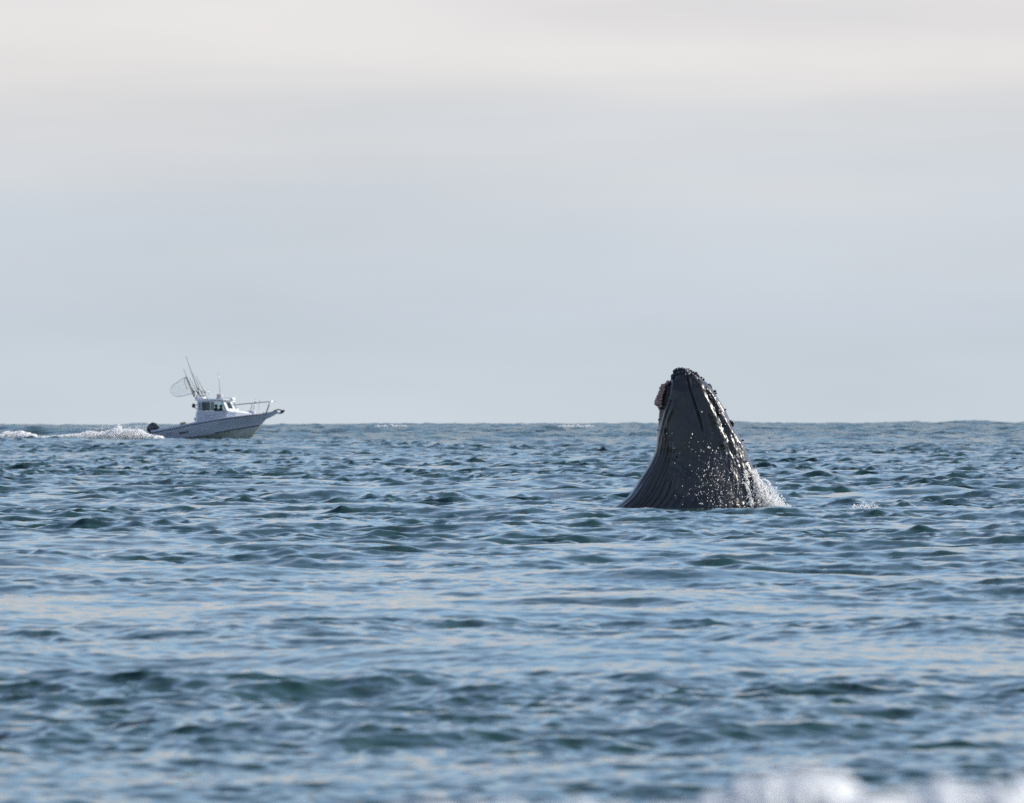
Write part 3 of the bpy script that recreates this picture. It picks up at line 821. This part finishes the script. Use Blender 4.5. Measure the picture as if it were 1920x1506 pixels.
# bow rail
for sd in (-1, 1):
    b = MB()
    pl = [(1205, 694, .93), (1290, 686, .90), (1380, 678, .80), (1450, 672, .68), (1540, 664, .50), (1620, 657, .32), (1712, 648, .06)]
    b.tube([(B(q[0], 0)[0], sd * q[2], B(0, q[1])[1]) for q in pl], .022)
    b.tube([(B(1450, 0)[0], sd * .68, B(0, 673)[1]), (B(1406, 0)[0], sd * .66, B(0, 812)[1])], .022)
    b.tube([(B(1648, 0)[0], sd * .24, B(0, 655)[1]), (B(1596, 0)[0], sd * .12, B(0, 795)[1])], .024)
    b.build('bow_rail', M_steel, boat, True)
for q0, q1, y_ in (((1483, 672), (1482, 630), -.6), ((1536, 666), (1534, 636), -.5)):
    MB().tube([(B(*q0)[0], y_, B(*q0)[1]), (B(*q1)[0], y_, B(*q1)[1])], .022).build('rail_holder', M_steel, boat, True)
MB().tube([(B(1526, 0)[0], -.5, B(0, 668)[1]), (B(1521, 0)[0], -.5, B(0, 750)[1])], .008, seg=5).build('rail_line', M_steel, boat, True)
MB().lathe([(.02, -.04), (.045, -.02), (.045, .03), (.02, .05)], (B(1716, 0)[0], 0, B(0, 647)[1])).build('bow_light', M_gel, boat, True)
# pulpit, cleat, anchor
MB().prism(BL([(1545, 797), (1735, 762), (1745, 790), (1650, 842), (1598, 864), (1560, 850)]), -.13, .13, .02).build('pulpit', mat('pulpit_grey', (.42, .43, .46), .45), boat)
MB().prism(BL([(1550, 797), (1588, 795), (1584, 787), (1556, 787)]), -.06, .06).build('cleat', M_black, boat)
b = MB()
b.tube([(B(*q)[0], 0, B(*q)[1]) for q in ((1672, 778), (1715, 756), (1760, 750), (1785, 762), (1800, 782))], .035)
b.prism(BL([(1775, 765), (1818, 752), (1822, 768), (1800, 792), (1765, 806)]), -.12, .12, .015)
b.build('anchor', M_black, boat, True)
MB().lathe([(.05, -.09), (.07, -.07), (.04, 0), (.07, .07), (.05, .09)], (B(1752, 0)[0], 0, B(0, 792)[1]), 'Y').build('anchor_roller', M_gel, boat, True)
# round work lamp on the rear post
b = MB(); b.lathe([(.05, -.10), (.12, -.07), (.14, .04), (.11, .09)], (B(744, 0)[0], -.9, B(0, 702)[1]), 'X')
b.tube([(B(752, 0)[0], -.9, B(0, 706)[1]), (B(788, 0)[0], -.95, B(0, 688)[1])], .025); b.tube([(B(756, 0)[0], -.9, B(0, 712)[1]), (B(784, 0)[0], -.95, B(0, 752)[1])], .025)
b.build('work_lamp', M_black, boat, True)
b = MB(); b.tube([(B(757, 0)[0], -.95, B(0, 846)[1]), (B(766, 0)[0], -.95, B(0, 880)[1])], .035, .05); b.build('side_bracket', M_black, boat, True)
# outboard motor with its cowl, leg and bracket
motor = MB().prism(BL([(160, 1012), (158, 968), (176, 942), (196, 930), (214, 905), (236, 897), (262, 920), (300, 943), (320, 962), (300, 976), (262, 984), (236, 1000), (226, 1014)]), -.24, .24, .05).build('outboard_motor', M_motor, boat, True)
MB().prism(BL([(172, 1013), (222, 1014), (214, 1120), (190, 1120)]), -.07, .07, .015).build('motor_leg', M_motor, motor)
MB().prism(BL([(228, 1010), (262, 990), (262, 1060), (240, 1050)]), -.16, .16, .01).build('motor_bracket', M_alu, motor)
# rod rack on the aft roof edge
b = MB()
for i, zx in enumerate((772, 790, 806, 824, 846)):
    x, z = B(zx, 640); b.tube([(x, -.75 + .36 * i, z), (x - .10, -.75 + .36 * i, z + .34)], .035, seg=8)
b.tube([(B(776, 0)[0], -.85, B(0, 618)[1]), (B(776, 0)[0], .85, B(0, 618)[1])], .025)
b.build('rod_rack', M_alu, boat, True)
# helm seats
for zx in (992, 1046):
    x, z = B(zx, 800)
    b = MB(); b.box(x - .22, x + .2, -.28, .22, z - .14, z - .04, .02); b.box(x - .06, x + .06, -.06, .06, z - .50, z - .13)
    b.build('helm_seat', M_dark, boat)
MB().box(B(805, 0)[0], B(1150, 0)[0], -.9, .9, B(0, 906)[1], B(0, 900)[1]).build('cabin_sole', M_deck, boat)
MB().box(B(1085, 0)[0], B(1150, 0)[0], -.9, .2, B(0, 899)[1], B(0, 775)[1], .02).build('helm_console', M_deck, boat)

BM = Matrix.Translation(boat.location) @ Matrix.Rotation(rad(-5), 4, 'Z')
def Z3(x, y): return ((315 + x / 15.06 - 250) * 6.4, (660 + y / 15.06 - 650) * 6.4)    # rod study crop -> boat crop
def rod(p0, p1, yoff, bend, label, thick=1.0):
    x0_, z0_ = B(*Z3(*p0)); x1_, z1_ = B(*Z3(*p1))
    base = BM @ Vector((x0_, yoff, z0_)); o = empty('fishing_rod', base, rad(-5))
    tag(o, label, 'fishing rod', 'fishing rods standing in the cabin roof rack')
    v = Vector((x1_ - x0_, 0, z1_ - z0_)); nrm = Vector((-v.z, 0, v.x)).normalized()
    P = [v * (i / 10) + nrm * bend * math.sin(math.pi * i / 10 * .5) * (i / 10) ** 2 for i in range(11)]
    MB().tube(P[2:], .028 * thick, .009, seg=6).build('rod_blank', M_black, o, True)
    MB().tube([P[0] - v.normalized() * .3, P[0], P[1], P[2]], .03 * thick, seg=8).build('grip', M_black, o, True)
    q = v * .16
    b = MB(); b.lathe([(.03, -.06), (.065, -.055), (.065, .055), (.03, .06)], q + Vector((.07, 0, .02)), 'Y', 12); b.build('reel', M_alu, o, True)
rod((815, 1235), (474, 462), -.72, 0, 'short thick dark rod farthest aft in the boat rack', 1.3)
rod((930, 1215), (500, 105), -.38, -.06, 'tallest dark rod with the highest tip over the boat')
rod((880, 1225), (610, 700), 0.0, .02, 'shorter rod just behind the tallest rod on the boat', 1.2)
rod((965, 1230), (690, 560), .36, .03, 'thin rod in the middle of the boat rack', .8)
rod((1030, 1215), (770, 660), .70, .02, 'thin pale rod set foremost in the boat rack', .8)
# landing net
x0_, z0_ = B(*Z3(790, 1255)); net = empty('landing_net', BM @ Vector((x0_, -.95, z0_)), rad(-5))
tag(net, 'round landing net hung aft on its handle beside the rods', 'landing net')
def NT(x, y): a, c = B(*Z3(x, y)); return Vector((a - x0_, 0, c - z0_))
M_hoop = mat('hoop_grey', (.60, .62, .64), .5)
MB().tube([NT(790, 1255), NT(700, 1030), NT(560, 690)], .032, .026).build('handle', M_black, net, True)
hoopz = [(558, 690), (500, 722), (440, 750), (300, 850), (195, 918), (140, 1010), (126, 1080), (150, 1150), (200, 1200), (300, 1240), (420, 1236), (560, 1205), (660, 1180), (735, 1165)]
hp = [NT(*q) for q in hoopz]
def catmull(P, n):
    r = []
    for i in range(len(P) - 1):
        a, b_, c, d_ = P[max(i - 1, 0)], P[i], P[i + 1], P[min(i + 2, len(P) - 1)]
        for k in range(n):
            tt = k / n
            r.append(.5 * ((2 * b_) + (c - a) * tt + (2 * a - 5 * b_ + 4 * c - d_) * tt ** 2 + (3 * b_ - a - 3 * c + d_) * tt ** 3))
    return r + [P[-1]]
MB().tube(catmull(hp, 4), .017, seg=6).build('hoop', M_hoop, net, True)
MB().tube([NT(540, 705), NT(508, 745), NT(520, 830), NT(560, 950), NT(592, 1025)], .016, seg=6).build('yoke', M_steel, net, True)
poly = [(v.x, v.z) for v in catmull(hp, 4)]
def inside(x, z):
    c = False; n = len(poly); j = n - 1
    for i in range(n):
        if (poly[i][1] > z) != (poly[j][1] > z) and x < (poly[j][0] - poly[i][0]) * (z - poly[i][1]) / (poly[j][1] - poly[i][1]) + poly[i][0]: c = not c
        j = i
    return c
b = MB(); cxn = sum(q[0] for q in poly) / len(poly); czn = sum(q[1] for q in poly) / len(poly)
def sag(x, z): return .28 * max(0, 1 - ((x - cxn) ** 2 + (z - czn) ** 2) / .5)
def strands(horiz):
    for k in np.arange(-1.2, 1.2, .052):
        run = []
        for s in np.arange(-1.2, 1.2, .04):
            a_, c_ = s, k
            x, z = (cxn + (a_ + c_) * .7071, czn + (a_ - c_) * .7071) if horiz else (cxn + (a_ + c_) * .7071, czn - (a_ - c_) * .7071)
            if inside(x, z): run.append((x, sag(x, z), z))
            else:
                if len(run) > 1: b.tube(run, .0034, seg=3)
                run = []
        if len(run) > 1: b.tube(run, .0034, seg=3)
strands(True); strands(False)
nn = b.build('netting', mat('net_cord', (.66, .68, .70), .8), net); nn['kind'] = 'stuff'
# canvas bag on the side deck
bx_, bz_ = B(622, 945)
bag = MB().box(-.18, .18, -.12, .12, 0, .14, .04).build('canvas_bag', M_tan, None)
bag.location = BM @ Vector((bx_, -1.12, gun(bx_) + .012)); bag.rotation_euler = (0, rad(-9), rad(-5))
tag(bag, 'small tan canvas bag lying on the boat side deck', 'bag')

# two people at the helm
M_skin = mat('skin', (.35, .21, .15), .55); M_jack = mat('jacket_navy', (.018, .022, .032), .8, var=.2); M_jack2 = mat('jacket_black', (.025, .025, .028), .8, var=.2); M_trous = mat('trousers', (.04, .045, .055), .85); M_hair = mat('hair_dark', (.018, .015, .013), .7)
def person(zx, ztop_px, y, label, jm):
    x, zt_ = B(zx, ztop_px); seat = B(zx, 800)[1] - .04
    o = empty('person', BM @ Vector((x, y, seat)), rad(-5)); tag(o, label, 'person')
    H = zt_ - seat
    J = {'pel': (0, 0, .08, .15), 'abd': (.0, 0, .25, .14), 'chest': (.0, 0, H * .55, .17), 'sh': (0, 0, H * .63, .13), 'neck': (.015, 0, H * .72, .055), 'hd': (.03, 0, H * .80, .085), 'hd2': (.035, 0, H * .90, .095), 'top': (.03, 0, H * .965, .06)}
    for s, sd in (('l', 1), ('r', -1)):
        J['sj' + s] = (0, .18 * sd, H * .62, .075); J['el' + s] = (.10, .23 * sd, H * .36, .05); J['wr' + s] = (.33, .17 * sd, H * .36, .036); J['ha' + s] = (.42, .15 * sd, H * .37, .042)
        J['hi' + s] = (.02, .10 * sd, .07, .105); J['kn' + s] = (.42, .13 * sd, .06, .07); J['an' + s] = (.44, .13 * sd, -.36, .048); J['to' + s] = (.58, .13 * sd, -.40, .042)
    E = [('pel', 'abd'), ('abd', 'chest'), ('chest', 'sh'), ('sh', 'neck'), ('neck', 'hd'), ('hd', 'hd2'), ('hd2', 'top')]
    for s in 'lr': E += [('sh', 'sj' + s), ('sj' + s, 'el' + s), ('el' + s, 'wr' + s), ('wr' + s, 'ha' + s), ('pel', 'hi' + s), ('hi' + s, 'kn' + s), ('kn' + s, 'an' + s), ('an' + s, 'to' + s)]
    keys = list(J); me = bpy.data.meshes.new('body')
    me.from_pydata([J[k][:3] for k in keys], [(keys.index(a), keys.index(c)) for a, c in E], [])
    tmp = bpy.data.objects.new('tmp', me); COL.objects.link(tmp)
    tmp.modifiers.new('skin', 'SKIN'); sv = me.skin_vertices[0].data
    for i, k in enumerate(keys): sv[i].radius = (J[k][3], J[k][3] * (1.0 if k not in ('chest', 'sh', 'abd') else 1.15)); sv[i].use_root = (k == 'pel')
    ss = tmp.modifiers.new('sub', 'SUBSURF'); ss.levels = ss.render_levels = 2
    dg = bpy.context.evaluated_depsgraph_get(); m2 = bpy.data.meshes.new_from_object(tmp.evaluated_get(dg)); bpy.data.objects.remove(tmp)
    m2.materials.clear()
    for m_ in (jm, M_trous, M_skin): m2.materials.append(m_)
    for f in m2.polygons:
        c = f.center; f.use_smooth = True
        f.material_index = 2 if (c.z > H * .71 or c.x > .36 and c.z > .2) else (1 if c.z < .16 else 0)
    link('body', m2, o)
    b = bmesh.new(); bmesh.ops.create_uvsphere(b, u_segments=16, v_segments=10, radius=1)
    for v in b.verts: v.co = Vector((v.co.x * .112 + .018, v.co.y * .098, v.co.z * .115 + H * .885))
    bmesh.ops.delete(b, geom=[v for v in b.verts if v.co.x > .06 and v.co.z < H * .92 or v.co.z < H * .80], context='VERTS')
    me = bpy.data.meshes.new('hair'); b.to_mesh(me); b.free(); me.materials.append(M_hair)
    for f in me.polygons: f.use_smooth = True
    link('hair', me, o)
person(998, 695, -.25, 'person in dark jacket sitting aft in the boat cabin', M_jack)
person(1048, 700, .12, 'person in black jacket sitting nearer the boat windscreen', M_jack2)

# wake thrown up behind the boat
pts = []
def wake_pt(px, py, d, r): pts.append((wx(px, d), d, wz(py, d), r))
for k in range(5200):
    px = 300 - 235 * random.random() ** 1.25
    u = (300 - px) / 235
    top = np.interp(px, [65, 100, 150, 165, 185, 210, 224, 228, 235, 262, 272, 285, 300], [818, 817, 813, 808, 811, 807, 797, 806, 804, 804, 813, 815, 817])
    v = random.random() ** (1.3 + 1.5 * u)
    py = 823 - (823 - top) * v
    if px > 262 and random.random() < .45: continue
    wake_pt(px, py, 526 + random.uniform(-2, 3), (.08 + .15 * random.random() ** 1.5) * (1 - .6 * v))
for k in range(3000):
    px = 292 - 200 * random.random() ** 1.3
    top = np.interp(px, [65, 100, 150, 165, 185, 210, 224, 228, 235, 262, 272, 285, 300], [818, 817, 813, 808, 811, 806, 796, 806, 805, 806, 814, 816, 818])
    wake_pt(px + random.gauss(0, 2), 822 - (824 - top) * random.random() ** .8, 523.5 + random.uniform(-1, 1), .022 + .03 * random.random())
for k in range(1100):
    px = random.gauss(245, 38); py = 812 - abs(random.gauss(0, 8))
    if px > 300 or py < 790: continue
    wake_pt(px, py, 536 + random.uniform(-2, 3), .010 + .014 * random.random())
drops('wake', 'bright white wake of spray foaming behind the boat motor', 'wake', pts, None, M_wake, ICO1, (1.1, .8, .45), (2.6, 1.2, .8))
pts = []
for k in range(2600):
    px = 72 * random.random() ** .9
    top = np.interp(px, [0, 10, 25, 40, 55, 64, 72], [812, 807, 809, 806, 811, 813, 821])
    v = random.random() ** 1.5
    wake_pt(px, 823 - (823 - top) * v, 526 + random.uniform(-1.5, 1.5), .02 + .07 * random.random() ** 2)
drops('whitecap', 'long white foam crest on the sea far behind the boat wake', 'whitecap', pts, 'small whitecaps on the open sea', M_wake, ICO1, (1.1, .8, .45), (2.4, 1.2, .8))

# shore breaker in front of the camera
pts = []
SD = 15.0
for k in range(3300):
    px = random.uniform(560, 2150)
    top = np.interp(px, [560, 700, 800, 900, 1150, 1280, 1360, 1430, 1510, 1570, 1620, 1700, 1770, 1850, 2150], [1532, 1520, 1514, 1518, 1522, 1518, 1496, 1470, 1446, 1466, 1496, 1492, 1476, 1490, 1484])
    v = random.random() ** 1.3
    py = 1585 - (1585 - top) * v
    if px < 1300 and random.random() < .62 * min(1, (1300 - px) / 120): continue
    d = SD + random.gauss(0, .25)
    pts.append((wx(px, d), d, wz(py, d) - .03, .012 + .035 * random.random() ** 2))
for k in range(420):
    px = random.uniform(1330, 2150)
    top = np.interp(px, [560, 700, 800, 900, 1150, 1280, 1360, 1430, 1510, 1570, 1620, 1700, 1770, 1850, 2150], [1532, 1520, 1514, 1518, 1522, 1518, 1496, 1470, 1446, 1466, 1496, 1492, 1476, 1490, 1484])
    d = SD + random.gauss(0, .1)
    pts.append((wx(px, d), d, wz(top + 92 + 60 * random.random(), d), .05 + .03 * random.random()))
drops('surf', 'soft white surf of a breaking wave close to the shore', 'surf', pts, None, M_foam, ICO1)
